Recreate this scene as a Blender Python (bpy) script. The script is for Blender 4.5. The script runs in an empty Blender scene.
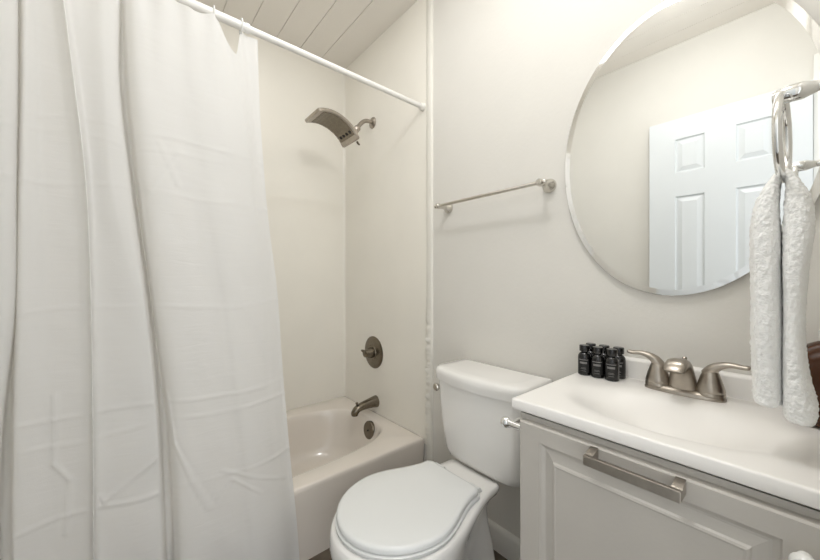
import bpy, bmesh, math, random
from mathutils import Vector, Matrix, noise
PI = math.pi
random.seed(4)
S = bpy.context.scene
C = S.collection
# ---------------------------------------------------------------- camera
CAM_H = 1.06
YAW = math.atan(402 / 338.7)
cd = bpy.data.cameras.new('camera'); cam = bpy.data.objects.new('camera', cd); C.objects.link(cam)
cam.location = (0, 0, CAM_H); cam.rotation_euler = (PI / 2, 0, YAW)
cd.sensor_width = 36; cd.lens = 36 * 338.7 / 820; cd.clip_start = .02
cd.shift_y = -1 / 820
S.camera = cam
# ---------------------------------------------------------------- light
w = bpy.data.worlds.new('World'); S.world = w; w.use_nodes = True
w.node_tree.nodes['Background'].inputs[0].default_value = (.95, .975, 1, 1)
w.node_tree.nodes['Background'].inputs[1].default_value = 1.75
ld = bpy.data.lights.new('ceiling_lamp', 'POINT'); ld.shadow_soft_size = .045; ld.energy = 9.0
ld.color = (.975, .985, 1)
lo = bpy.data.objects.new('ceiling_lamp', ld); C.objects.link(lo); lo.location = (-.38, .46, 2.33)
sd = bpy.data.lights.new('bounce_fill', 'AREA'); sd.shape = 'RECTANGLE'; sd.size = 1.5; sd.size_y = .5; sd.energy = 4.0  # added soft fill below the ceiling, standing in for bounced light; no real fixture
sd.color = (.975, .985, 1)
so = bpy.data.objects.new('bounce_fill', sd); C.objects.link(so); so.location = (-.90, .46, 2.42)
S.view_settings.view_transform = 'Standard'; S.view_settings.look = 'None'
S.view_settings.gamma = 1; S.view_settings.use_curve_mapping = False
S.view_settings.exposure = 0.09

# ---------------------------------------------------------------- helpers
def srgb(r, g, b):
    f = lambda c: (c / 255) / 12.92 if c <= 10 else (((c / 255) + .055) / 1.055) ** 2.4
    return (f(r), f(g), f(b), 1)

def mat(name, col, rough=.5, metal=0, var=.03, vscale=6, bump=0, bscale=200, coat=0, aniso=None, extra=None, spec=.5):
    m = bpy.data.materials.new(name); m.use_nodes = True
    nt = m.node_tree; p = nt.nodes['Principled BSDF']
    tc = nt.nodes.new('ShaderNodeTexCoord')
    n = nt.nodes.new('ShaderNodeTexNoise'); n.inputs['Scale'].default_value = vscale; n.inputs['Detail'].default_value = 4
    nt.links.new(tc.outputs['Object'], n.inputs['Vector'])
    r = nt.nodes.new('ShaderNodeValToRGB')
    r.color_ramp.elements[0].position = .3; r.color_ramp.elements[1].position = .7
    r.color_ramp.elements[0].color = tuple(c * (1 - var) for c in col[:3]) + (1,)
    r.color_ramp.elements[1].color = tuple(min(1, c * (1 + var)) for c in col[:3]) + (1,)
    nt.links.new(n.outputs['Fac'], r.inputs['Fac']); nt.links.new(r.outputs['Color'], p.inputs['Base Color'])
    p.inputs['Roughness'].default_value = rough; p.inputs['Metallic'].default_value = metal
    p.inputs['Specular IOR Level'].default_value = spec
    p.inputs['Coat Weight'].default_value = coat; p.inputs['Coat Roughness'].default_value = .08
    if bump:
        b = nt.nodes.new('ShaderNodeTexNoise'); b.inputs['Scale'].default_value = bscale; b.inputs['Detail'].default_value = 3
        nt.links.new(tc.outputs['Object'], b.inputs['Vector'])
        bp = nt.nodes.new('ShaderNodeBump'); bp.inputs['Strength'].default_value = bump; bp.inputs['Distance'].default_value = .002
        nt.links.new(b.outputs['Fac'], bp.inputs['Height']); nt.links.new(bp.outputs['Normal'], p.inputs['Normal'])
    if extra: extra(nt, p, tc)
    return m

M = {}
M['wall'] = mat('wall_paint', srgb(226, 223, 216), .6, bump=.25, bscale=90, var=.012)
M['surround'] = mat('fibreglass_cream', srgb(246, 242, 232), .33, var=.02, vscale=3, bump=.12, bscale=40)
M['ceil'] = mat('ceiling_paint', srgb(246, 241, 233), .65, var=.01, bump=.2, bscale=120)
M['trim'] = mat('white_trim_paint', srgb(236, 234, 228), .4, var=.015)
M['caulk'] = mat('white_caulk', srgb(236, 233, 224), .35, var=.03, bump=.6, bscale=60)
M['door'] = mat('door_white_paint', srgb(226, 230, 232), .4, var=.01)
M['tub'] = mat('tub_enamel', srgb(233, 225, 215), .14, var=.012, coat=.4)
M['porcelain'] = mat('toilet_porcelain', srgb(242, 240, 236), .1, var=.01, coat=.5)
M['plastic'] = mat('seat_plastic', srgb(232, 233, 231), .22, var=.008)
M['marble'] = mat('cultured_marble', srgb(246, 243, 238), .32, var=.012, vscale=9, coat=.06)
M['cab'] = mat('cabinet_paint', srgb(192, 187, 179), .36, var=.02, vscale=12, bump=.1, bscale=150)
M['nickel'] = mat('brushed_nickel', srgb(172, 164, 154), .3, 1, var=.08, vscale=60, bump=.1, bscale=400)
M['darknickel'] = mat('dark_brushed_nickel', srgb(124, 116, 103), .27, 1, var=.1, vscale=60)
M['chrome'] = mat('chrome', srgb(232, 232, 231), .06, 1, var=.03)
M['satin'] = mat('satin_nickel_bar', srgb(212, 208, 200), .25, 1, var=.04, vscale=30)
M['mirror'] = mat('mirror_silver', (.92, .93, .92, 1), .005, 1, var=0)
M['bevel'] = mat('mirror_bevel', (.95, .95, .94, 1), .06, 1, var=0)
M['black'] = mat('black_plastic', srgb(12, 11, 11), .22, var=.1, coat=.3)
M['label'] = mat('black_label', srgb(20, 19, 19), .5, var=.1)
M['ink'] = mat('pale_print', srgb(128, 126, 124), .6, var=.1)
M['rubber'] = mat('dark_rubber', srgb(34, 31, 28), .6)
M['floor'] = mat('floor_vinyl', srgb(96, 86, 74), .45, var=.15, vscale=14, bump=.1)
M['towel'] = mat('terry_towel', srgb(253, 252, 249), .95, var=.03, vscale=150, bump=1.0, bscale=330, spec=.1)
M['knob'] = mat('white_knob', srgb(238, 237, 232), .2, coat=.3)
M['rod'] = mat('white_enamel_rod', srgb(240, 238, 233), .28, var=.01)
M['amber'] = mat('amber_plastic', srgb(66, 34, 8), .18, var=.2, vscale=14, coat=.1, spec=.3)
M['clear'] = mat('clear_plastic', srgb(235, 235, 232), .15, var=.01)

def curtain_extra(nt, p, tc):
    out = nt.nodes['Material Output']
    tr = nt.nodes.new('ShaderNodeBsdfTranslucent'); tr.inputs[0].default_value = (.92, .9, .86, 1)
    mx = nt.nodes.new('ShaderNodeMixShader'); mx.inputs[0].default_value = .38
    nt.links.new(p.outputs[0], mx.inputs[1]); nt.links.new(tr.outputs[0], mx.inputs[2])
    nt.links.new(mx.outputs[0], out.inputs[0])
    # packing creases: stretched noise, mostly level
    mp = nt.nodes.new('ShaderNodeMapping'); mp.inputs['Scale'].default_value = (3, 5, 28)
    nt.links.new(tc.outputs['Object'], mp.inputs['Vector'])
    n = nt.nodes.new('ShaderNodeTexNoise'); n.inputs['Scale'].default_value = 1.6; n.inputs['Detail'].default_value = 5; n.inputs['Distortion'].default_value = .6
    nt.links.new(mp.outputs[0], n.inputs['Vector'])
    wv = nt.nodes.new('ShaderNodeTexNoise'); wv.inputs['Scale'].default_value = 500
    nt.links.new(tc.outputs['Object'], wv.inputs['Vector'])
    b1 = nt.nodes.new('ShaderNodeBump'); b1.inputs['Strength'].default_value = .3; b1.inputs['Distance'].default_value = .004
    nt.links.new(n.outputs['Fac'], b1.inputs['Height'])
    b2 = nt.nodes.new('ShaderNodeBump'); b2.inputs['Strength'].default_value = .15; b2.inputs['Distance'].default_value = .001
    nt.links.new(wv.outputs['Fac'], b2.inputs['Height']); nt.links.new(b1.outputs[0], b2.inputs['Normal'])
    nt.links.new(b2.outputs[0], p.inputs['Normal']); nt.links.new(b2.outputs[0], tr.inputs['Normal'])
M['curtain'] = mat('white_curtain_cloth', srgb(244, 244, 243), .85, var=.008, extra=curtain_extra, spec=.15)

def offset_of(p):
    o = Vector((0, 0, 0))
    while p: o += p.location; p = p.parent
    return o

def obj(name, bm, m, parent=None, smooth=True, angle=38):
    """link bm (world coordinates) as one mesh object; a top-level mesh gets its origin at its base"""
    me = bpy.data.meshes.new(name)
    bmesh.ops.remove_doubles(bm, verts=bm.verts, dist=1e-6)
    bmesh.ops.recalc_face_normals(bm, faces=bm.faces)
    if parent: org = offset_of(parent)
    else:
        xs = [v.co.x for v in bm.verts]; ys = [v.co.y for v in bm.verts]; zs = [v.co.z for v in bm.verts]
        org = Vector(((min(xs) + max(xs)) / 2, (min(ys) + max(ys)) / 2, min(zs)))
    bmesh.ops.translate(bm, verts=bm.verts, vec=-org)
    for f in bm.faces: f.smooth = smooth
    if smooth:
        for e in bm.edges:
            if len(e.link_faces) == 2 and e.calc_face_angle(0) > math.radians(angle): e.smooth = False
    bm.to_mesh(me); bm.free()
    me.materials.append(m)
    o = bpy.data.objects.new(name, me); C.objects.link(o)
    if parent: o.parent = parent
    else: o.location = org
    return o

def thing(name, label, cat, loc, group=None):
    o = bpy.data.objects.new(name, None); C.objects.link(o); o.location = loc; o.empty_display_size = .05
    o['label'] = label; o['category'] = cat
    if group: o['group'] = group
    return o

def tag(o, label, cat, group=None, kind=None):
    o['label'] = label; o['category'] = cat
    if group: o['group'] = group
    if kind: o['kind'] = kind
    return o

def nb(): return bmesh.new()

def box(bm, x0, x1, y0, y1, z0, z1, bev=0, seg=2):
    r = bmesh.ops.create_cube(bm, size=1)
    vs = r['verts']
    for v in vs:
        v.co = Vector((x0 + (v.co.x + .5) * (x1 - x0), y0 + (v.co.y + .5) * (y1 - y0), z0 + (v.co.z + .5) * (z1 - z0)))
    if bev:
        es = list({e for v in vs for e in v.link_edges})
        bmesh.ops.bevel(bm, geom=es, offset=bev, segments=seg, profile=.5, affect='EDGES')
    return bm

def loft(bm, loops, cap0=True, cap1=True, closed=True):
    vl = [[bm.verts.new(p) for p in L] for L in loops]
    n = len(loops[0])
    for a, b in zip(vl[:-1], vl[1:]):
        for i in range(n if closed else n - 1):
            j = (i + 1) % n
            try: bm.faces.new((a[i], a[j], b[j], b[i]))
            except ValueError: pass
    if cap0: bm.faces.new(list(reversed(vl[0])))
    if cap1: bm.faces.new(vl[-1])
    return bm

def lathe(bm, prof, origin, axis='Z', n=32):
    """prof: list of (radius, height along axis); axis as a string or vector"""
    ax = {'X': Vector((1, 0, 0)), 'Y': Vector((0, 1, 0)), 'Z': Vector((0, 0, 1)), '-Y': Vector((0, -1, 0)), '-X': Vector((-1, 0, 0))}[axis] if isinstance(axis, str) else Vector(axis).normalized()
    u = ax.orthogonal().normalized(); v = ax.cross(u)
    o = Vector(origin)
    loops = []
    for r, h in prof:
        r = max(r, 1e-5)
        loops.append([o + ax * h + (u * math.cos(2 * PI * i / n) + v * math.sin(2 * PI * i / n)) * r for i in range(n)])
    return loft(bm, loops)

def crom(pts, per):
    out = []
    P = [Vector(p) for p in pts]
    for i in range(len(P) - 1):
        p0 = P[max(i - 1, 0)]; p1 = P[i]; p2 = P[i + 1]; p3 = P[min(i + 2, len(P) - 1)]
        for k in range(per):
            t = k / per
            out.append(.5 * ((2 * p1) + (p2 - p0) * t + (2 * p0 - 5 * p1 + 4 * p2 - p3) * t * t + (3 * p1 - p0 - 3 * p2 + p3) * t ** 3))
    out.append(P[-1]); return out

def tube(bm, pts, rad, n=16, smooth_per=0, rz=None, up=(0, 0, 1)):
    """sweep an ellipse (rad across, rz along 'up') down a path; rad may be a list"""
    k = len(pts)
    R = rad if isinstance(rad, (list, tuple)) else [rad] * k
    Q = rz if isinstance(rz, (list, tuple)) else ([rz] * k if rz else R)
    if smooth_per:
        pr = crom([tuple(p) for p in pts], smooth_per)
        rr = [v.x for v in crom([(r, 0, 0) for r in R], smooth_per)]
        qq = [v.x for v in crom([(r, 0, 0) for r in Q], smooth_per)]
        pts, R, Q = pr, rr, qq
    pts = [Vector(p) for p in pts]
    loops = []; side = None
    for i, p in enumerate(pts):
        t = (pts[min(i + 1, len(pts) - 1)] - pts[max(i - 1, 0)]).normalized()
        s = t.cross(Vector(up))
        if s.length < .05: s = side if side is not None else t.orthogonal()
        s.normalize()
        if side is not None and s.dot(side) < 0: s = -s
        side = s
        q = s.cross(t).normalized()
        loops.append([p + s * math.cos(2 * PI * j / n) * R[i] + q * math.sin(2 * PI * j / n) * Q[i] for j in range(n)])
    return loft(bm, loops)

def rect_loop(x0, x1, y, z0, z1):
    return [(x0, y, z0), (x1, y, z0), (x1, y, z1), (x0, y, z1)]

def structure(o): o['kind'] = 'structure'; return o

# ---------------------------------------------------------------- the room
XL, YF, YB, XR, ZC = -1.997, 1.12, -.293, .085, 2.449
structure(obj('floor', box(nb(), XL - .1, 1.1, YB - .1, YF + .1, -.06, 0), M['floor'], smooth=False))
structure(obj('wall_front', box(nb(), XL - .1, XR + .1, YF, YF + .1, 0, ZC + .05), M['wall'], smooth=False))
structure(obj('wall_left', box(nb(), XL - .1, XL, YB, YF, 0, ZC + .05), M['wall'], smooth=False))
structure(obj('wall_back', box(nb(), XL - .1, XR + .1, YB - .1, YB, 0, ZC + .05), M['wall'], smooth=False))
bm = nb()
box(bm, XR, XR + .1, .47, YF, 0, ZC + .05)
box(bm, XR, XR + .1, YB, .47, 2.04, ZC + .05)
structure(obj('wall_right', bm, M['wall'], smooth=False))
# ceiling of painted boards, V grooves running along X
bm = nb(); prof = [(YF, ZC)]
k = 0
for g in [.947, .808, .668, .529, .39, .25, .111, -.029, -.168]:
    prof += [(g + .002, ZC), (g + .0008, ZC + .005), (g - .0008, ZC + .005), (g - .002, ZC)]
prof += [(YB, ZC), (YB, ZC + .06), (YF, ZC + .06)]
loft(bm, [[(XL, y, z) for y, z in prof], [(XR, y, z) for y, z in prof]])
structure(obj('ceiling', bm, M['ceil'], smooth=False))
# painted cove bead between ceiling boards and plumbing wall
# baseboards
def baseboard(name, x0, x1):
    bm = nb()
    pr = [(YF, 0), (YF - .014, 0), (YF - .014, .078), (YF - .011, .088), (YF - .005, .095), (YF, .097)]
    loft(bm, [[(x0, y, z) for y, z in pr], [(x1, y, z) for y, z in pr]])
    structure(obj(name, bm, M['trim']))
baseboard('baseboard_front', -1.157, -.445)
# trim strip where the surround ends, with lumpy caulk on the lower part
bm = nb(); loops = []
N = 420
for i in range(N + 1):
    z = .0 + ZC * i / N
    rough = max(0, min(1, (1.02 - z) / .25)) if z > .3 else .25
    a = -1.199; b = -1.158
    e = noise.noise(Vector((0, 0, z * 34))) * .011 * rough + noise.noise(Vector((2, 0, z * 90))) * .005 * rough
    h = .011 + (noise.noise(Vector((5, 0, z * 41))) * .010 + .004) * rough
    if z < .31: a = -1.196; e = 0
    loops.append([(a + e, YF, z), (a + e + .002, YF - h * .7, z), (a + e + .006, YF - h, z), (b - .006, YF - .011, z), (b - .002, YF - .008, z), (b, YF, z)])
loft(bm, loops)
structure(obj('trim_1', bm, M['caulk'], angle=60))
# lumps of caulk at the tub corner
# door casing seen at the edge of the mirror
structure(obj('trim_2', box(nb(), .004, XR, YB, YB + .02, 0, 2.12, .003), M['trim']))
bm = nb(); box(bm, XR - .012, XR, .46, .53, 0, 2.1, .003); structure(obj('trim_3', bm, M['trim']))

# door leaf folded back against the back wall (seen in the mirror): six raised panels
def panel_door():
    y0, y1 = YB + .012, YB + .047
    x0, x1, z0, z1 = -.641, .003, .012, 1.990
    t = bpy.data.objects.new('door_1', None); C.objects.link(t); t.location = ((x0 + x1) / 2, y0, z0); t['kind'] = 'structure'
    cols = [(-.516, -.383), (-.258, -.124)]
    rows = [(.20, .72), (.84, 1.540), (1.676, 1.872)]
    bm = nb()
    xs = [x0] + [v for c_ in cols for v in c_] + [x1]
    zs = [z0] + [v for r_ in rows for v in r_] + [z1]
    for i in range(len(xs) - 1):
        for j in range(len(zs) - 1):
            a, b, c_, d = xs[i], xs[i + 1], zs[j], zs[j + 1]
            if i % 2 == 1 and j % 2 == 1:
                L = [rect_loop(a, b, y1, c_, d), rect_loop(a + .006, b - .006, y1 - .009, c_ + .006, d - .006),
                     rect_loop(a + .012, b - .012, y1 - .009, c_ + .012, d - .012),
                     rect_loop(a + .034, b - .034, y1 - .001, c_ + .034, d - .034)]
                loft(bm, L, cap0=False)
            else:
                bm.faces.new([bm.verts.new(p) for p in rect_loop(a, b, y1, c_, d)])
    bmesh.ops.remove_doubles(bm, verts=bm.verts, dist=1e-5)
    # edges and back
    loft(bm, [rect_loop(x0, x1, y1, z0, z1), rect_loop(x0, x1, y0, z0, z1)], cap0=False)
    obj('door_leaf', bm, M['door'], t, smooth=False)
    kb = nb(); lathe(kb, [(.001, .0), (.03, .0), (.031, .004), (.028, .008), (.012, .012), (.011, .03), (.02, .036), (.027, .048), (.026, .058), (.016, .065), (.001, .066)], (-.575, y1, .92), 'Y')
    obj('door_knob', kb, M['nickel'], t)
panel_door()

# ---------------------------------------------------------------- shower surround (moulded cream panels on two walls)
t = thing('shower_surround', 'cream moulded shower surround panels lining the walls above the bathtub', 'shower surround', (-1.6, YF, .27))
bm = nb(); box(bm, XL, XL + .005, YB, YF, .26, ZC - .001); obj('long_panel', bm, M['surround'], t, smooth=False)
bm = nb(); box(bm, XL + .005, -1.197, YF - .005, YF, .26, ZC - .001); obj('end_panel', bm, M['surround'], t, smooth=False)
bm = nb()   # rounded inside corner bead
loft(bm, [[(XL + .005, YF - .005, z), (XL + .005, YF - .021, z), (XL + .0075, YF - .012, z), (XL + .0125, YF - .0075, z), (XL + .021, YF - .005, z)] for z in (.288, ZC - .001)])
obj('corner_bead', bm, M['surround'], t)

# ---------------------------------------------------------------- bathtub
XT0, XT1, YT0, YT1, ZR = XL + .006, -1.214, YB + .002, YF - .006, .29
def tub():
    t = thing('bathtub', 'cream white alcove bathtub half hidden by the white curtain', 'bathtub', (-1.59, .41, 0))
    N = 128
    cx, cy = -1.59, .40
    def inner(hx0, hx1, hy0, hy1, z, n=3.2):
        pts = []
        for i in range(N):
            a = 2 * PI * i / N
            c_, s_ = math.cos(a), math.sin(a)
            hx = hx1 if c_ > 0 else hx0; hy = hy1 if s_ > 0 else hy0
            nn = n
            pts.append((cx + hx * math.copysign(abs(c_) ** (2 / nn), c_), cy + hy * math.copysign(abs(s_) ** (2 / nn), s_), z))
        return pts
    def outer(z, ins=0):
        pts = []
        x0, x1, y0, y1 = XT0 + ins, XT1 - ins, YT0 + ins, YT1 - ins
        for i in range(N):
            a = 2 * PI * i / N
            c_, s_ = math.cos(a), math.sin(a)
            c2 = math.copysign(abs(c_) ** .62, c_); s2 = math.copysign(abs(s_) ** .62, s_)
            dx = (x1 - cx) if c_ > 0 else (cx - x0); dy = (y1 - cy) if s_ > 0 else (cy - y0)
            k = max(abs(c2), abs(s2))
            pts.append((cx + c2 / k * dx, cy + s2 / k * dy, z))
        return pts
    a0, a1, b0, b1 = .31, .292, .61, .655
    L = [outer(0, .012), outer(.03, .010), outer(.2, .003), outer(ZR - .02, 0), outer(ZR - .007, .001), outer(ZR - .002, .005), outer(ZR, .012),
         inner(a0, a1, b0, b1, ZR), inner(a0 - .006, a1 - .006, b0 - .006, b1 - .006, ZR - .002),
         inner(a0 - .014, a1 - .014, b0 - .014, b1 - .014, ZR - .010), inner(a0 - .019, a1 - .019, b0 - .02, b1 - .02, ZR - .03),
         inner(a0 - .032, a1 - .035, b0 - .06, b1 - .04, .2), inner(a0 - .05, a1 - .05, b0 - .12, b1 - .07, .1),
         inner(a0 - .07, a1 - .07, b0 - .16, b1 - .10, .06), inner(a0 - .11, a1 - .11, b0 - .2, b1 - .14, .045), inner(.06, .06, .1, .1, .042)]
    bm = nb(); loft(bm, L); obj('tub_body', bm, M['tub'], t, angle=50)
    # overflow plate on the end wall of the basin
    c0 = (-1.560, 1.022, .234)
    ax = Vector((0, -1, .12))
    o = nb(); lathe(o, [(.001, -.012), (.047, -.012), (.048, .002), (.045, .006), (.02, .008), (.006, .0085), (.001, .0085)], c0, ax, 40)
    pl = obj('overflow_plate', o, M['darknickel'], t)
    s_ = nb(); lathe(s_, [(.001, .007), (.005, .007), (.005, .011), (.001, .0115)], c0, ax, 16); obj('screw', s_, M['rubber'], pl)
    d = nb(); lathe(d, [(.001, 0), (.035, 0), (.034, .004), (.02, .006), (.001, .006)], (-1.6, .86, .0425)); obj('drain', d, M['nickel'], t)
tub()

# ---------------------------------------------------------------- shower fittings
def escutch(bm, x, z, r, y=YF - .005):
    lathe(bm, [(.001, 0), (r, 0), (r, .003), (r * .93, .007), (r * .75, .009), (r * .45, .012), (r * .42, .016), (.001, .016)], (x, y, z), '-Y', 40)

t = thing('wall_mounted_shower', 'curved rectangular brushed nickel shower head on a short wall arm', 'shower head', (-1.662, YF - .005, 1.976))
bm = nb(); lathe(bm, [(.001, 0), (.033, 0), (.032, .005), (.024, .011), (.013, .014), (.001, .014)], (-1.662, YF - .005, 1.976), '-Y', 32); obj('flange', bm, M['nickel'], t)
bm = nb(); tube(bm, [(-1.662, 1.11, 1.976), (-1.662, 1.08, 1.977), (-1.662, 1.05, 1.965), (-1.662, 1.022, 1.935), (-1.662, 1.005, 1.905)], .0115, 18, 4); obj('shower_arm', bm, M['nickel'], t)
bm = nb(); dv = Vector((0, -.5, -.72)).normalized(); lathe(bm, [(.001, 0), (.018, 0), (.018, .022), (.014, .028), (.021, .034), (.021, .046), (.012, .052), (.001, .052)], (-1.662, 1.012, 1.918), dv, 24); obj('ball_joint', bm, M['nickel'], t)
# curved head: side profile in the YZ plane, extruded across X
def arc_head():
    yA, zA = .988, 1.858   # rear (arm) end
    pts = [(.982, 1.826), (.955, 1.866), (.918, 1.898), (.872, 1.920), (.822, 1.930), (.775, 1.926), (.735, 1.914)]
    top = crom([(0, y, z) for y, z in pts], 6)
    bm = nb(); loops = []
    x0, x1 = -1.755, -1.585
    TH = .017
    for i, p in enumerate(top):
        tdir = (top[min(i + 1, len(top) - 1)] - top[max(i - 1, 0)]).normalized()
        nrm = Vector((0, -tdir.z, tdir.y)); nrm = nrm if nrm.z < 0 else -nrm
        e = min(i, len(top) - 1 - i)
        ins = .008 if e == 0 else (.002 if e == 1 else 0)
        th = TH * (.7 if e == 0 else 1)
        off = TH * .15 if e == 0 else 0
        a, b = x0 + ins, x1 - ins
        loops.append([(a, *(p + nrm * (off + .003)).yz), (a + .003, *(p + nrm * off).yz), (b - .003, *(p + nrm * off).yz), (b, *(p + nrm * (off + .003)).yz),
                      (b, *(p + nrm * (th - .003)).yz), (b - .003, *(p + nrm * th).yz), (a + .003, *(p + nrm * th).yz), (a, *(p + nrm * (th - .003)).yz)])
    loft(bm, loops); obj('spray_head', bm, M['nickel'], t)
    face = nb(); loops = []
    inner = top[4:-5]
    for i, p in enumerate(inner):
        tdir = (inner[min(i + 1, len(inner) - 1)] - inner[max(i - 1, 0)]).normalized()
        nrm = Vector((0, -tdir.z, tdir.y)); nrm = nrm if nrm.z < 0 else -nrm
        q = p + nrm * (TH - .001); r = p + nrm * (TH + .0015 + (.0012 if i % 3 == 1 else 0))
        loops.append([(x0 + .01, q.y, q.z), (x1 - .01, q.y, q.z), (x1 - .012, r.y, r.z), (x0 + .012, r.y, r.z)])
    loft(face, loops); fp = obj('spray_face', face, M['darknickel'], t)
    p = top[7]; tdir = (top[8] - top[6]).normalized(); nrm = Vector((0, -tdir.z, tdir.y)); nrm = nrm if nrm.z < 0 else -nrm
    for k in range(4):
        h = nb(); c0 = p + nrm * (TH + .0015); lathe(h, [(.001, 0), (.0085, 0), (.0085, .0025), (.003, .002), (.001, .002)], (x0 + .036 + k * .033, c0.y, c0.z), nrm, 16)
        obj('nozzle', h, M['rubber'], t)
    lv = nb(); tube(lv, [(x1 - .03, .978, 1.818), (x1 - .03, .986, 1.808), (x1 - .03, .996, 1.803)], [.006, .006, .004], 10); obj('spray_lever', lv, M['darknickel'], t)
arc_head()

t = thing('shower_valve', 'round dark nickel shower valve with a small lever above the tub spout', 'shower valve', (-1.652, YF - .005, .632))
bm = nb(); escutch(bm, -1.652, .632, .093); obj('escutcheon', bm, M['darknickel'], t)
bm = nb(); lathe(bm, [(.001, 0), (.030, 0), (.029, .02), (.024, .036), (.021, .052), (.012, .058), (.001, .059)], (-1.652, YF - .016, .632), '-Y'); obj('valve_hub', bm, M['darknickel'], t)
bm = nb(); tube(bm, [(-1.652, 1.062, .636), (-1.660, 1.054, .642), (-1.672, 1.052, .645), (-1.684, 1.053, .645)], [.011, .0095, .0075, .006], 14, 4); obj('lever', bm, M['darknickel'], t)

t = thing('tub_spout', 'dark nickel tub spout with diverter knob over the bathtub end', 'spout', (-1.627, YF - .005, .35))
bm = nb(); tube(bm, [(-1.627, 1.114, .352), (-1.627, 1.095, .352), (-1.627, 1.06, .350), (-1.627, 1.02, .346), (-1.627, .99, .338), (-1.627, .974, .322), (-1.627, .972, .306)],
     [.034, .031, .027, .025, .024, .021, .018], 24, 4, rz=[.034, .031, .026, .022, .020, .021, .018], up=(0, .5, .86)); obj('spout_body', bm, M['darknickel'], t)
bm = nb(); lathe(bm, [(.001, 0), (.004, 0), (.004, .012), (.008, .015), (.008, .021), (.004, .024), (.001, .024)], (-1.627, .985, .352), 'Z', 16); obj('diverter_knob', bm, M['darknickel'], t)

# ---------------------------------------------------------------- curtain rod, rings, curtain
RX, RZ = -1.222, 1.898
def rodz(y): return RZ + .003 * math.sin(max(0, min(1, (YF - y) / 1.41)) * PI)
t = thing('curtain_rod', 'white telescoping shower curtain rod between the end walls', 'curtain rod', (RX, .41, RZ - .02))
bm = nb(); tube(bm, [(RX, y, rodz(y)) for y in [YB + .012, 0, .15, .318]], .0138, 20); obj('outer_tube', bm, M['rod'], t)
bm = nb(); tube(bm, [(RX, y, rodz(y)) for y in [.318, .5, .7, .9, 1.095]], .0112, 20); obj('inner_tube', bm, M['rod'], t)
for y, ax in ((YF - .005, '-Y'), (YB, 'Y')):
    bm = nb(); lathe(bm, [(.001, 0), (.018, 0), (.018, .008), (.0145, .022), (.001, .022)], (RX, y, RZ), ax, 24); obj('end_cap', bm, M['rod'], t)
bm = nb(); lathe(bm, [(.0112, 0), (.0155, 0), (.0155, .012), (.0112, .012)], (RX, .308, rodz(.318)), 'Y', 24); obj('tube_collar', bm, M['rod'], t)

ring_y = [-.262, -.125, -.004, .105, .215, .296]
ring0 = None
where = ['at the top edge of the frame, leftmost one visible', 'middle one, above the widest curtain fold', 'rightmost on the rod, holding the curtain end']
def ring_mesh():
    bm = nb(); n = 36
    pts = [(RX + .019 * math.cos(2 * PI * i / n), 0, RZ - .002 + .024 * math.sin(2 * PI * i / n)) for i in range(n)]
    loops = []
    for i, p in enumerate(pts):
        a = 2 * PI * i / n; rad = Vector((math.cos(a), 0, math.sin(a)))
        loops.append([Vector(p) + rad * (.0022 * math.cos(b)) + Vector((0, .0022 * math.sin(b), 0)) for b in [2 * PI * j / 8 for j in range(8)]])
    loft(bm, loops + [loops[0]], False, False)
    return bm
for y, wh in zip(ring_y[3:], where):   # the others hang outside the photograph
    if ring0 is None:
        ring0 = obj('curtain_ring', ring_mesh(), M['clear']); r = ring0
    else:
        r = ring0.copy(); C.objects.link(r)
    r.location.y = y; r.location.z = ring0.location.z + rodz(y) - RZ if r is not ring0 else r.location.z
    tag(r, 'clear white curtain ring, ' + wh, 'curtain ring', 'rings holding the shower curtain')

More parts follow.
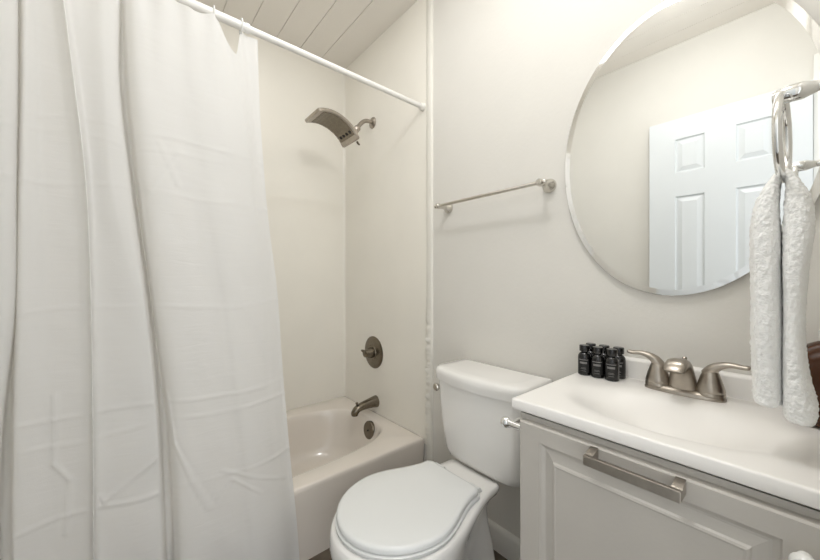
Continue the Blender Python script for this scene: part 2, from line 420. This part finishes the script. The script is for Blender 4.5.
ZS = [1.88, 1.6, 1.3, 1.0, .7, .4, .15, .03]
KEYS = [
 [(-1.225,-0.285),(-1.217,-0.285),(-1.208,-0.285),(-1.199,-0.285),(-1.190,-0.285),(-1.181,-0.285),(-1.174,-0.285),(-1.170,-0.285)],
 [(-1.207,-0.229),(-1.190,-0.226),(-1.178,-0.225),(-1.169,-0.225),(-1.160,-0.226),(-1.151,-0.227),(-1.144,-0.225),(-1.140,-0.224)],
 [(-1.218,-0.196),(-1.206,-0.195),(-1.196,-0.195),(-1.187,-0.196),(-1.178,-0.213),(-1.169,-0.214),(-1.162,-0.213),(-1.158,-0.212)],
 [(-1.252,-0.200),(-1.256,-0.201),(-1.253,-0.202),(-1.244,-0.202),(-1.235,-0.219),(-1.206,-0.217),(-1.206,-0.217),(-1.206,-0.217)],
 [(-1.252,-0.195),(-1.256,-0.197),(-1.253,-0.199),(-1.244,-0.200),(-1.235,-0.205),(-1.206,-0.200),(-1.206,-0.200),(-1.206,-0.200)],
 [(-1.218,-0.185),(-1.206,-0.184),(-1.196,-0.186),(-1.187,-0.188),(-1.178,-0.192),(-1.169,-0.191),(-1.162,-0.190),(-1.158,-0.189)],
 [(-1.225,-0.159),(-1.217,-0.156),(-1.208,-0.149),(-1.199,-0.141),(-1.190,-0.135),(-1.181,-0.129),(-1.174,-0.128),(-1.170,-0.128)],
 [(-1.218,-0.138),(-1.206,-0.112),(-1.196,-0.087),(-1.187,-0.077),(-1.178,-0.072),(-1.169,-0.070),(-1.162,-0.070),(-1.158,-0.070)],
 [(-1.200,-0.129),(-1.180,-0.101),(-1.166,-0.074),(-1.157,-0.064),(-1.148,-0.060),(-1.139,-0.058),(-1.132,-0.057),(-1.128,-0.057)],
 [(-1.220,-0.117),(-1.210,-0.089),(-1.200,-0.065),(-1.191,-0.054),(-1.182,-0.048),(-1.173,-0.045),(-1.166,-0.044),(-1.162,-0.044)],
 [(-1.208,-0.040),(-1.192,-0.039),(-1.180,-0.022),(-1.171,0.026),(-1.162,0.049),(-1.153,0.059),(-1.146,0.061),(-1.142,0.060)],
 [(-1.218,-0.012),(-1.206,-0.013),(-1.196,0.012),(-1.187,0.045),(-1.178,0.070),(-1.169,0.083),(-1.162,0.086),(-1.158,0.086)],
 [(-1.258,-0.008),(-1.265,-0.008),(-1.263,0.020),(-1.254,0.055),(-1.235,0.078),(-1.206,0.089),(-1.206,0.094),(-1.206,0.094)],
 [(-1.258,-0.004),(-1.265,0.006),(-1.263,0.031),(-1.254,0.062),(-1.235,0.092),(-1.206,0.104),(-1.206,0.108),(-1.206,0.108)],
 [(-1.220,0.001),(-1.210,0.011),(-1.200,0.035),(-1.191,0.065),(-1.182,0.094),(-1.173,0.108),(-1.166,0.112),(-1.162,0.111)],
 [(-1.201,0.037),(-1.181,0.046),(-1.168,0.073),(-1.159,0.108),(-1.150,0.130),(-1.141,0.141),(-1.134,0.146),(-1.130,0.146)],
 [(-1.204,0.125),(-1.186,0.134),(-1.173,0.160),(-1.164,0.207),(-1.155,0.233),(-1.146,0.257),(-1.139,0.273),(-1.135,0.272)],
 [(-1.198,0.190),(-1.177,0.199),(-1.163,0.228),(-1.154,0.260),(-1.145,0.289),(-1.136,0.315),(-1.129,0.335),(-1.125,0.333)],
 [(-1.210,0.262),(-1.195,0.301),(-1.183,0.321),(-1.174,0.345),(-1.165,0.362),(-1.156,0.383),(-1.149,0.402),(-1.145,0.404)],
 [(-1.225,0.299),(-1.217,0.329),(-1.208,0.362),(-1.199,0.392),(-1.190,0.409),(-1.181,0.429),(-1.174,0.446),(-1.170,0.450)],
 [(-1.228,0.348),(-1.221,0.357),(-1.213,0.377),(-1.204,0.409),(-1.195,0.427),(-1.186,0.450),(-1.179,0.471),(-1.175,0.478)],
]
CREASES = [(0.092, 0.737, 0.108, 0.593, 0.0050), (0.108, 0.593, 0.149, 0.479, 0.0050), (0.149, 0.479, 0.192, 0.385, 0.0050), (-0.131, 0.775, -0.131, 0.610, 0.0040), (-0.131, 0.610, -0.104, 0.566, 0.0040), (-0.104, 0.566, -0.111, 0.435, 0.0040), (-0.047, 0.504, -0.040, 0.485, 0.0040), (-0.040, 0.485, 0.070, 0.569, 0.0040), (0.194, 0.378, 0.254, 0.445, 0.0030), (0.254, 0.445, 0.336, 0.375, 0.0030), (0.074, 1.442, 0.120, 1.327, 0.0020), (0.053, 1.301, 0.125, 1.427, 0.0020), (0.226, 0.480, 0.427, 0.372, 0.0030)]
def curtain():
    per = 14
    rows_per_level = 56
    # each key column as a smooth curve down z
    cols = []
    for K in KEYS:
        c_ = crom([(x, y, z) for (x, y), z in zip(K, ZS)], rows_per_level)
        cols.append(c_)
    nrow = len(cols[0])
    grid = []
    for r in range(nrow):
        zt = cols[0][r].z
        grid.append(crom([(c_[r].x, c_[r].y, 0) for c_ in cols], per))
    ncol = len(grid[0])
    bm = nb()
    V = []
    for r in range(nrow):
        z = cols[0][r].z
        row = []
        for c_ in range(ncol):
            p = grid[r][c_]
            yt = grid[0][c_].y
            # the hem sags between rings
            near = min(abs(yt - ry) for ry in ring_y)
            sag = min(.016, near * .3)
            if .212 < yt < .294:
                g = (yt - .212) / .066 if yt < .278 else (.294 - yt) / .016
                sag = .010 + .080 * g * g * (3 - 2 * g)
            if yt > .296: sag *= .4
            top = 1.884 - sag
            f = (z - .03) / (1.88 - .03)
            zz = .03 + (top - .03) * f
            a = Vector((0, p.y * 5, zz * 3))
            dx = noise.noise(a) * .007 * (1 - f * .5)
            # long soft diagonal drag lines
            dx += .0022 * noise.noise(Vector((3, p.y * 16 + zz * 5, zz * 9)))
            # level packing creases
            for zc, am in ((1.46, .003), (1.42, .003), (1.30, .0035), (.98, .004), (.72, .005), (.66, .004), (.47, .005)):
                u = (zz - zc - .02 * noise.noise(Vector((7, p.y * 6, zc * 9)))) / .0045
                m_ = .5 + .5 * noise.noise(Vector((zc * 11, p.y * 9, 2)))
                dx += am * m_ * math.exp(-u * u)
            # sharper folded-in creases
            for sy0, sz0, sy1, sz1, am in CREASES:
                ey, ez = sy1 - sy0, sz1 - sz0
                tt = max(0, min(1, ((p.y - sy0) * ey + (zz - sz0) * ez) / (ey * ey + ez * ez)))
                dd = math.hypot(p.y - sy0 - tt * ey, zz - sz0 - tt * ez)
                if dd < .02: dx += am * math.exp(-(dd / .004) ** 2)
            # pull pleats below the rings
            dx += .006 * math.exp(-((1.88 - zz) / .12)) * math.sin(yt * 95)
            x = p.x + dx
            if zz < .36: x = max(x, -1.2085)
            row.append(bm.verts.new((x, p.y, zz)))
        V.append(row)
    for r in range(nrow - 1):
        for c_ in range(ncol - 1):
            bm.faces.new((V[r][c_], V[r][c_ + 1], V[r + 1][c_ + 1], V[r + 1][c_]))
    tag(obj('shower_curtain', bm, M['curtain'], angle=80), 'long white cloth shower curtain hanging in loose folds outside the tub', 'shower curtain')
curtain()

# ---------------------------------------------------------------- towel bar
t = thing('towel_bar', 'slim satin nickel towel bar on the wall above the toilet', 'towel bar', (-.82, YF, 1.34))
BY, BZ = 1.053, 1.380
for x, s_ in ((-1.056, -1), (-.582, 1)):
    bm = nb(); lathe(bm, [(.001, 0), (.024, 0), (.0245, .005), (.021, .012), (.013, .022), (.0095, .035), (.0095, .052), (.0115, .056), (.0125, .066), (.0115, .074), (.007, .079), (.001, .080)], (x, YF, BZ), '-Y'); p = obj('bar_post', bm, M['satin'], t)
    bm = nb(); lathe(bm, [(.001, 0), (.007, 0), (.009, .003), (.009, .006), (.005, .012), (.001, .014)], (x + s_ * .012, BY, BZ), (s_, 0, 0), 18); obj('finial', bm, M['satin'], p)
bm = nb(); tube(bm, [(-1.064, BY, BZ), (-.574, BY, BZ)], .0065, 20); obj('bar', bm, M['satin'], t)

# ---------------------------------------------------------------- mirror
t = thing('oval_mirror', 'large frameless oval mirror hanging on the wall above the vanity', 'mirror', (-.242, YF, 1.016))
def ell(a, b, y, n=160): return [(-.242 + a * math.cos(2 * PI * i / n), y, 1.41 + b * math.sin(2 * PI * i / n)) for i in range(n)]
bm = nb(); loft(bm, [ell(.272, .385, YF), ell(.272, .385, 1.111)]); obj('backing', bm, M['rubber'], t)
bm = nb(); loft(bm, [ell(.281, .394, 1.111), ell(.281, .394, 1.1068), ell(.2805, .3935, 1.1064), ell(.265, .378, 1.1052)], True, False); obj('bevelled_edge', bm, M['bevel'], t, smooth=False)
bm = nb(); bm.faces.new([bm.verts.new(p) for p in ell(.265, .378, 1.1052)]); obj('mirror_glass', bm, M['mirror'], t, smooth=False)

# ---------------------------------------------------------------- toilet
TX = -.778; TKX = -.762
def bowl_loop(z, W, yw, yf, Wb, yb, rc=.02, nf=28, ns=14):
    """egg outline: half ellipse at the front, easing to a narrower square back"""
    right = []
    for i in range(nf + 1):
        a = PI / 2 * i / nf
        right.append((W * math.sin(a), yw - (yw - yf) * math.cos(a)))
    for i in range(1, ns + 1):
        f = i / ns; yy = yw + (yb - rc - yw) * f
        g = f * f * (3 - 2 * f)
        right.append((W + (Wb - W) * g, yy))
    for a in (30, 60, 90):
        a = math.radians(a); right.append((Wb - rc + rc * math.cos(a), yb - rc + rc * math.sin(a)))
    pts = [(TX + x, y, z) for x, y in right] + [(TX - x, y, z) for x, y in reversed(right)]
    return pts[1:-0 or None][:-1] if False else pts[1:-1] + [pts[0]] if False else pts[1:]
def tank_loop(z, hw, yf, yb, bow, rc, n=10):
    r = [(0, yf)]
    m = 12
    for i in range(1, m + 1):
        x = (hw - rc) * i / m; r.append((x, yf + bow * (x / hw) ** 2))
    y0 = yf + bow * ((hw - rc) / hw) ** 2
    for i in range(1, n + 1):
        a = PI / 2 * i / n; r.append((hw - rc + rc * math.sin(a), y0 + rc * (1 - math.cos(a))))
    r += [(hw, yb - .01), (hw - .003, yb - .003), (hw - .01, yb)]
    pts = [(TKX + x, y, z) for x, y in r] + [(TKX - x, y, z) for x, y in reversed(r[1:])]
    return pts
t = thing('toilet', 'white porcelain two piece toilet with closed seat between tub and vanity', 'toilet', (TX, .8, 0))
bm = nb()
secs = [(0, .118, .64, .50, .104, .978), (.02, .118, .64, .50, .104, .978), (.05, .110, .64, .515, .098, .975), (.12, .125, .64, .51, .086, .97), (.18, .143, .635, .48, .078, .965), (.235, .164, .63, .445, .070, .955),
        (.285, .176, .625, .422, .066, .955), (.325, .183, .62, .412, .082, .96), (.345, .183, .62, .412, .104, .962), (.358, .182, .62, .413, .110, .964), (.370, .180, .62, .416, .110, .962), (.376, .174, .62, .422, .104, .957), (.3765, .15, .62, .45, .08, .93)]
loft(bm, [bowl_loop(*s_) for s_ in secs]); obj('bowl', bm, M['porcelain'], t, angle=60)
bm = nb(); loft(bm, [bowl_loop(*s_) for s_ in [(.3772, .170, .62, .433, .115, .85), (.379, .174, .62, .429, .118, .853), (.388, .175, .62, .428, .118, .853), (.3905, .171, .62, .433, .115, .85)]]); obj('seat', bm, M['plastic'], t, angle=60)
bm = nb(); loft(bm, [bowl_loop(*s_) for s_ in [(.3925, .168, .62, .436, .112, .842), (.394, .172, .62, .432, .116, .846), (.404, .172, .62, .432, .116, .846), (.4085, .1685, .62, .4355, .113, .843), (.4105, .160, .62, .444, .104, .834), (.4115, .10, .62, .51, .06, .76)]]); obj('seat_lid', bm, M['plastic'], t, angle=60)
for s_ in (-1, 1):
    bm = nb(); tube(bm, [(TX + s_ * .078 - .020, .860, .388), (TX + s_ * .078 + .020, .860, .388)], .009, 18); box(bm, TX + s_ * .078 - .018, TX + s_ * .078 + .018, .852, .880, .3765, .384, .003); obj('hinge', bm, M['plastic'], t)
bm = nb()
loft(bm, [tank_loop(*s_) for s_ in [(.377, .120, .975, 1.085, .005, .03), (.379, .145, .958, 1.095, .008, .04), (.388, .162, .947, 1.10, .010, .05), (.415, .173, .937, 1.105, .014, .05), (.50, .180, .925, 1.105, .018, .045), (.60, .184, .916, 1.105, .02, .04), (.674, .187, .911, 1.105, .022, .04)]])
obj('tank', bm, M['porcelain'], t, angle=60)
bm = nb()
loft(bm, [tank_loop(*s_) for s_ in [(.674, .189, .908, 1.108, .032, .04), (.676, .196, .898, 1.110, .034, .045), (.700, .200, .894, 1.112, .036, .05), (.712, .1995, .895, 1.112, .036, .05), (.719, .196, .900, 1.110, .036, .048), (.7225, .189, .908, 1.105, .034, .045), (.724, .15, .94, 1.09, .02, .04)]])
obj('tank_lid', bm, M['porcelain'], t, angle=60)
bm = nb(); tube(bm, [(TKX - .178, .972, .630), (TKX - .196, .972, .630), (TKX - .202, .966, .630), (TKX - .203, .955, .630)], [.007, .007, .0075, .008], 14, 4); fl = obj('flush_handle', bm, M['satin'], t)
bm = nb(); lathe(bm, [(.001, 0), (.012, 0), (.0145, .004), (.0145, .010), (.011, .014), (.001, .015)], (TKX - .203, .957, .630), '-Y', 24); obj('end_button', bm, M['satin'], fl)

# ---------------------------------------------------------------- vanity cabinet
CX0, CX1 = -.442, XR - .003
t = thing('vanity_cabinet', 'warm white vanity cabinet with raised panel door under the sink', 'cabinet', (-.18, .9, 0))
bm = nb(); box(bm, CX0, CX1, .713, 1.105, .09, .66, .002, 1); box(bm, CX0, CX1, .713, .731, .66, .7475); box(bm, CX0, CX0 + .016, .731, 1.105, .66, .7535); box(bm, CX1 - .016, CX1, .731, 1.105, .66, .7535); box(bm, CX0 + .02, CX1, .77, 1.105, 0, .09); obj('cabinet_body', bm, M['cab'], t, smooth=False)
dx0, dx1, dz0, dz1 = CX0 + .008, CX1 - .012, .105, .736
Yd = .695
bm = nb()
def rl(i0, y, x0=-.386, x1=-.026, z0=.16, z1=.700): return rect_loop(x0 + i0, x1 - i0, y, z0 + i0, z1 - i0)
loft(bm, [rect_loop(dx0, dx1, .7128, dz0, dz1), rect_loop(dx0, dx1, Yd + .003, dz0, dz1), rect_loop(dx0 + .003, dx1 - .003, Yd, dz0 + .003, dz1 - .003),
          rl(0, Yd), rl(.003, Yd + .005), rl(.010, Yd + .009), rl(.014, Yd + .009), rl(.030, Yd + .004), rl(.0325, Yd + .0005), rl(.036, Yd - .001), rl(.039, Yd)])
dr = obj('door', bm, M['cab'], t, smooth=False)
bm = nb(); box(bm, -.278, -.131, .659, .668, .711, .729, .0012)
for xa, xb in ((-.278, -.264), (-.145, -.131)):
    loft(bm, [[(xa, .667, .712), (xb, .667, .712), (xb, .667, .728), (xa, .667, .728)], [(xa, Yd, .712), (xb, Yd, .712), (xb, Yd, .735), (xa, Yd, .735)]])
h = obj('bar_handle', bm, M['nickel'], dr, smooth=False)
h['label'] = 'brushed nickel bar handle'
bm = nb(); lathe(bm, [(.001, 0), (.008, 0), (.007, .008), (.011, .014), (.0145, .018), (.0145, .022), (.011, .027), (.001, .029)], (-.006, Yd, .688), '-Y', 24); k = obj('knob', bm, M['knob'], dr); k['label'] = 'small round white knob'

# counter with moulded basin
def counter():
    t = thing('sink_countertop', 'white cultured marble vanity top with moulded oval basin', 'countertop', (-.19, .9, .7535))
    x0, x1, y0, y1, zt = -.457, XR - .001, .700, 1.1185, .780
    bx, by, ba, bb = -.195, .872, .228, .142
    NX, NY = 150, 120
    bm = nb(); G = []
    for j in range(NY + 1):
        row = []
        for i in range(NX + 1):
            x = x0 + .004 + (x1 - x0 - .004) * i / NX; y = y0 + .004 + (y1 - y0 - .004) * j / NY
            r = math.sqrt(((x - bx) / ba) ** 2 + ((y - by) / bb) ** 2)
            z = zt
            if r < 1.0:
                q = 1 - r
                z = zt - .062 * (.5 + .5 * math.cos(PI * r))
            row.append(bm.verts.new((x, y, z)))
        G.append(row)
    for j in range(NY):
        for i in range(NX): bm.faces.new((G[j][i], G[j][i + 1], G[j + 1][i + 1], G[j + 1][i]))
    # rounded front and left edges and underside
    edge = [G[0][i] for i in range(NX, -1, -1)] + [G[j][0] for j in range(1, NY + 1)]
    prev = edge
    for d, z in ((.0028, zt - .0012), (.004, zt - .004), (.004, zt - .022), (.0028, zt - .025), (0, zt - .0262)):
        cur = []
        for v in edge:
            ix = v.co.x; iy = v.co.y
            nx = x0 + .004 - d if abs(ix - x0 - .004) < 1e-6 else ix
            ny = y0 + .004 - d if abs(iy - y0 - .004) < 1e-6 else iy
            cur.append(bm.verts.new((nx, ny, z)))
        for a in range(len(edge) - 1): bm.faces.new((prev[a], prev[a + 1], cur[a + 1], cur[a]))
        prev = cur
    obj('counter_slab', bm, M['marble'], t, angle=55)
    bm = nb(); pr = [(y1, .779), (1.098, .779), (1.098, .826), (1.1, .832), (1.105, .835), (y1, .835)]
    loft(bm, [[(x0 + .004, y, z) for y, z in pr], [(x1, y, z) for y, z in pr]])
    obj('backsplash', bm, M['marble'], t, angle=60)
    bm = nb(); lathe(bm, [(.001, 0), (.021, 0), (.021, .002), (.014, .004), (.001, .003)], (bx, by, zt - .0625)); obj('drain', bm, M['nickel'], t)
counter()

# ---------------------------------------------------------------- faucet
FX, FY, FZ = -.204, 1.048, .7802
t = thing('faucet', 'brushed nickel two handle centreset faucet behind the basin', 'faucet', (FX, FY, FZ))
def stad(hw, hd, z, n=40, sq=2.6):
    return [(FX + hw * math.copysign(abs(math.cos(2 * PI * i / n)) ** (2 / sq), math.cos(2 * PI * i / n)), FY + hd * math.copysign(abs(math.sin(2 * PI * i / n)) ** (2 / sq), math.sin(2 * PI * i / n)), z) for i in range(n)]
bm = nb(); loft(bm, [stad(.079, .029, FZ), stad(.079, .029, FZ + .004), stad(.077, .027, FZ + .009), stad(.070, .022, FZ + .014), stad(.060, .016, FZ + .0155)]); obj('base_plate', bm, M['nickel'], t)
for s_ in (-1, 1):
    hx = FX + s_ * .051
    bm = nb(); lathe(bm, [(.001, .010), (.0275, .010), (.027, .015), (.0262, .017), (.0268, .019), (.0255, .026), (.0225, .038), (.0185, .052), (.0145, .063), (.010, .070), (.001, .073)], (hx, FY, FZ)); hb = obj('handle', bm, M['nickel'], t)
    bm = nb(); tube(bm, [(hx - s_ * .008, FY, FZ + .056), (hx + s_ * .004, FY, FZ + .070), (hx + s_ * .018, FY - .001, FZ + .080), (hx + s_ * .036, FY - .003, FZ + .085), (hx + s_ * .054, FY - .005, FZ + .084), (hx + s_ * .064, FY - .006, FZ + .0845), (hx + s_ * .067, FY - .006, FZ + .084)],
         [.014, .015, .0125, .0095, .0085, .008, .005], 18, 4, rz=[.011, .0115, .0085, .0062, .0054, .005, .0035]); obj('lever', bm, M['nickel'], hb)
# spout: rises from the plate, arches forward, flat underneath
bm = nb(); loops = []
def spsec(c, tdir, hw, up_, dn, n=28):
    """D-shaped section: domed on the outside, flatter inside"""
    tdir = Vector(tdir).normalized(); s_ = Vector((1, 0, 0)); q = s_.cross(tdir).normalized()
    out = []
    for i in range(n):
        a = 2 * PI * i / n
        ca, sa = math.cos(a), math.sin(a)
        e = 2 / 2.0 if sa > 0 else 2 / 2.6
        x = hw * math.copysign(abs(ca) ** e, ca); y = (up_ if sa > 0 else dn) * math.copysign(abs(sa) ** e, sa)
        out.append(Vector(c) + s_ * x + q * y)
    return out
path = [((FX, FY - .002, FZ + .006), (0, -.05, 1), .033, .020, .030), ((FX, FY - .004, FZ + .025), (0, -.10, 1), .0280, .0205, .026), ((FX, FY - .008, FZ + .048), (0, -.25, 1), .0240, .0200, .021),
        ((FX, FY - .018, FZ + .067), (0, -.7, 1), .0222, .0200, .017), ((FX, FY - .034, FZ + .078), (0, -1, .5), .0215, .0190, .013), ((FX, FY - .054, FZ + .082), (0, -1, -.15), .0215, .0175, .010),
        ((FX, FY - .071, FZ + .078), (0, -1, -.55), .0212, .0160, .009), ((FX, FY - .082, FZ + .071), (0, -.8, -1), .0205, .0125, .010), ((FX, FY - .085, FZ + .066), (0, -.4, -1), .0195, .010, .010)]
loft(bm, [spsec(*p) for p in path]); obj('spout', bm, M['nickel'], t, angle=50)
bm = nb(); lathe(bm, [(.001, 0), (.0028, 0), (.0028, .012), (.005, .014), (.0055, .018), (.003, .021), (.001, .021)], (FX, FY + .016, FZ + .066), 'Z', 14); obj('lift_rod', bm, M['nickel'], t)

# ---------------------------------------------------------------- six small black bottles
def bottle_proto(x, y):
    z = .7802
    t = thing('toiletry_bottle', '', 'bottle', (x, y, z), 'small black toiletry bottles on the counter')
    bm = nb(); lathe(bm, [(.001, .001), (.0155, 0), (.0174, .002), (.0176, .050), (.0165, .057), (.0125, .063), (.0088, .066), (.0088, .071), (.001, .071)], (x, y, z)); obj('bottle_body', bm, M['black'], t)
    bm = nb(); lathe(bm, [(.001, .069), (.0132, .069), (.0136, .071), (.0136, .084), (.0126, .086), (.001, .0863)], (x, y, z)); obj('cap', bm, M['black'], t)
    bm = nb(); a0 = math.radians(-90 - 52 + 12); a1 = math.radians(-90 + 52 + 12)
    def strip(bm, r, r1, b0, b1, z0, z1, n=14):
        L = []
        for i in range(n + 1):
            a = b0 + (b1 - b0) * i / n; c_, s_ = math.cos(a), math.sin(a)
            L.append([(x + r * c_, y + r * s_, z + z0), (x + r1 * c_, y + r1 * s_, z + z0), (x + r1 * c_, y + r1 * s_, z + z1), (x + r * c_, y + r * s_, z + z1)])
        loft(bm, L)
    strip(bm, .0172, .01785, a0, a1, .009, .049); lb = obj('label', bm, M['label'], t)
    bm = nb(); m_ = (a0 + a1) / 2
    strip(bm, .0177, .01805, m_ - .72, m_ + .72, .0445, .0465)
    strip(bm, .0177, .01805, m_ - .55, m_ + .55, .034, .0395)
    for zz, hw in ((.022, .35), (.019, .45), (.013, .4)): strip(bm, .0177, .01800, m_ - hw, m_ + hw, zz, zz + .0009, 8)
    obj('lettering', bm, M['ink'], lb, smooth=False)
    return t
def clone(root, loc):
    r = root.copy(); C.objects.link(r); r.location = loc
    for ch in list(root.children):
        c_ = ch.copy(); C.objects.link(c_); c_.parent = r
        for g in ch.children:
            d = g.copy(); C.objects.link(d); d.parent = c_
    return r
spots = [(-.431, 1.034, 'front row, left end, nearest the toilet'), (-.394, 1.034, 'middle of the front row'), (-.357, 1.032, 'front row, right end, nearest the faucet'),
         (-.429, 1.0735, 'back row, left end, by the wall'), (-.392, 1.0735, 'middle of the back row, by the wall'), (-.3535, 1.072, 'back row, right end, beside the faucet handle')]
p0 = None
for x, y, wh in spots:
    if p0 is None: p0 = bottle_proto(x, y); b = p0
    else: b = clone(p0, (x, y, .7802))
    b['label'] = 'small black toiletry bottle, ' + wh

# ---------------------------------------------------------------- amber pump bottle
AX, AY = .022, 1.036
t = thing('soap_bottle', 'amber brown pump bottle on the counter behind the towel', 'bottle', (AX, AY, .7802))
bm = nb(); lathe(bm, [(.001, .002), (.040, 0), (.049, .003), (.055, .010), (.058, .022), (.059, .085), (.056, .110), (.047, .132), (.034, .148), (.020, .156), (.0125, .160), (.0125, .166), (.001, .166)], (AX, AY, .7802), n=48); obj('bottle_body', bm, M['amber'], t)
bm = nb(); lathe(bm, [(.001, .160), (.0135, .160), (.0135, .178), (.010, .182), (.006, .184), (.006, .198), (.001, .198)], (AX, AY, .7802)); pc = obj('pump_collar', bm, M['knob'], t)
bm = nb(); tube(bm, [(AX + .012, AY, .975), (AX, AY, .976), (AX + .004, AY - .016, .974), (AX + .004, AY - .028, .968), (AX + .004, AY - .029, .962)], [.007, .007, .005, .004, .0035], 14, 3); obj('pump_spout', bm, M['knob'], t)

# ---------------------------------------------------------------- towel ring and hand towel
RGX, RGY, RGZ = -.031, .828, 1.292
t = thing('towel_ring', 'polished chrome towel ring on a turned wall arm', 'towel ring', (XR, RGY, 1.362))
bm = nb(); n = 64; loops = []
for i in range(n + 1):
    a = 2 * PI * i / n; rd = Vector((.05 * math.cos(a), math.cos(a), math.sin(a))).normalized(); nn = Vector((1, -.05, 0)).normalized()
    cc = Vector((RGX, RGY, RGZ)) + rd * .068
    loops.append([cc + rd * (.0058 * math.cos(b)) + nn * (.0058 * math.sin(b)) for b in [2 * PI * j / 14 for j in range(14)]])
loft(bm, loops, False, False); obj('ring', bm, M['chrome'], t)
bm = nb(); lathe(bm, [(.001, 0), (.027, 0), (.0275, .004), (.023, .010), (.014, .016), (.0095, .024), (.008, .040), (.010, .048), (.013, .054), (.013, .060), (.009, .066), (.008, .078), (.0105, .086), (.0135, .094), (.0135, .112), (.0105, .120), (.0115, .124), (.009, .128), (.001, .129)], (XR, RGY, 1.3615), '-X'); obj('wall_arm', bm, M['chrome'], t)

def towel():
    # cloth path: left hem, up and over the bottom of the ring, down to the right hem
    # cx, z, half thickness x, half width y, centre y
    SEC = [(-.0460, .857, .006, .030, .812), (-.0460, .861, .0155, .046, .812), (-.0462, .875, .0175, .049, .812), (-.0470, .93, .0175, .049, .813), (-.0480, 1.00, .0182, .047, .815), (-.0490, 1.07, .0185, .045, .818),
           (-.0500, 1.13, .0180, .042, .820), (-.0490, 1.175, .0150, .036, .824), (-.0440, 1.205, .0105, .028, .827), (-.0390, 1.222, .0072, .022, .828), (-.0345, 1.231, .0060, .020, .828), (-.0300, 1.234, .0058, .020, .828), (-.0255, 1.231, .0060, .020, .828),
           (-.0215, 1.222, .0075, .023, .828), (-.0175, 1.205, .0110, .030, .826), (-.0140, 1.180, .0150, .037, .823), (-.0140, 1.135, .0165, .042, .820), (-.0175, 1.08, .0140, .044, .817), (-.0185, 1.02, .0120, .045, .815),
           (-.0185, .96, .0120, .047, .813), (-.0165, .91, .0145, .049, .812), (-.0130, .870, .0185, .050, .812), (-.0125, .852, .0180, .049, .812), (-.0140, .844, .0150, .046, .812), (-.0140, .840, .006, .030, .812)]
    A = crom([(s_[0], s_[4], s_[1]) for s_ in SEC], 18); B = crom([(s_[2], s_[3], 0) for s_ in SEC], 18)
    n = 110; loops = []
    for i, (p, r) in enumerate(zip(A, B)):
        tdir = (A[min(i + 1, len(A) - 1)] - A[max(i - 1, 0)]); tdir.y = 0
        if tdir.length < 1e-6: tdir = Vector((0, 0, 1))
        tdir.normalize(); side = Vector((tdir.z, 0, -tdir.x)); 
        L = []
        for j in range(n):
            a = 2 * PI * j / n; ca, sa = math.cos(a), math.sin(a)
            e = 2 / 2.5
            q = p + side * (r.x * math.copysign(abs(ca) ** e, ca)) + Vector((0, r.y * math.copysign(abs(sa) ** e, sa), 0))
            d = (q - p).normalized()
            amp = min(1, r.x / .012)
            nz = noise.noise(q * 260) * .0024 + noise.noise(q * 130) * .0014 + noise.noise(Vector((q.x * 30, q.y * 30, q.z * 9))) * .0022
            L.append(q + d * nz * amp)
        loops.append(L)
    bm = nb(); loft(bm, loops)
    return bm
t = obj('hand_towel', towel(), M['towel'], angle=90)
tag(t, 'white terry hand towel pulled through the chrome towel ring', 'towel')

# ---------------------------------------------------------------- chrome paper holder on the cabinet side
t = thing('toilet_paper_holder', 'small chrome paper holder post on the side of the vanity', 'paper holder', (CX0, .733, .698))
bm = nb(); lathe(bm, [(.001, 0), (.018, 0), (.018, .004), (.013, .009), (.008, .014), (.009, .040), (.011, .048), (.001, .048)], (CX0, .738, .698), '-X', 24); obj('holder_post', bm, M['chrome'], t)
bm = nb(); lathe(bm, [(.001, .0), (.008, .002), (.0125, .008), (.0135, .014), (.0115, .021), (.006, .025), (.001, .026)], (CX0 - .044, .738, .698), '-X', 24); obj('holder_finial', bm, M['chrome'], t)
bm = nb(); tube(bm, [(CX0 - .042, .738, .698), (CX0 - .042, .80, .698), (CX0 - .042, .868, .698)], .006, 14); obj('roller', bm, M['chrome'], t)
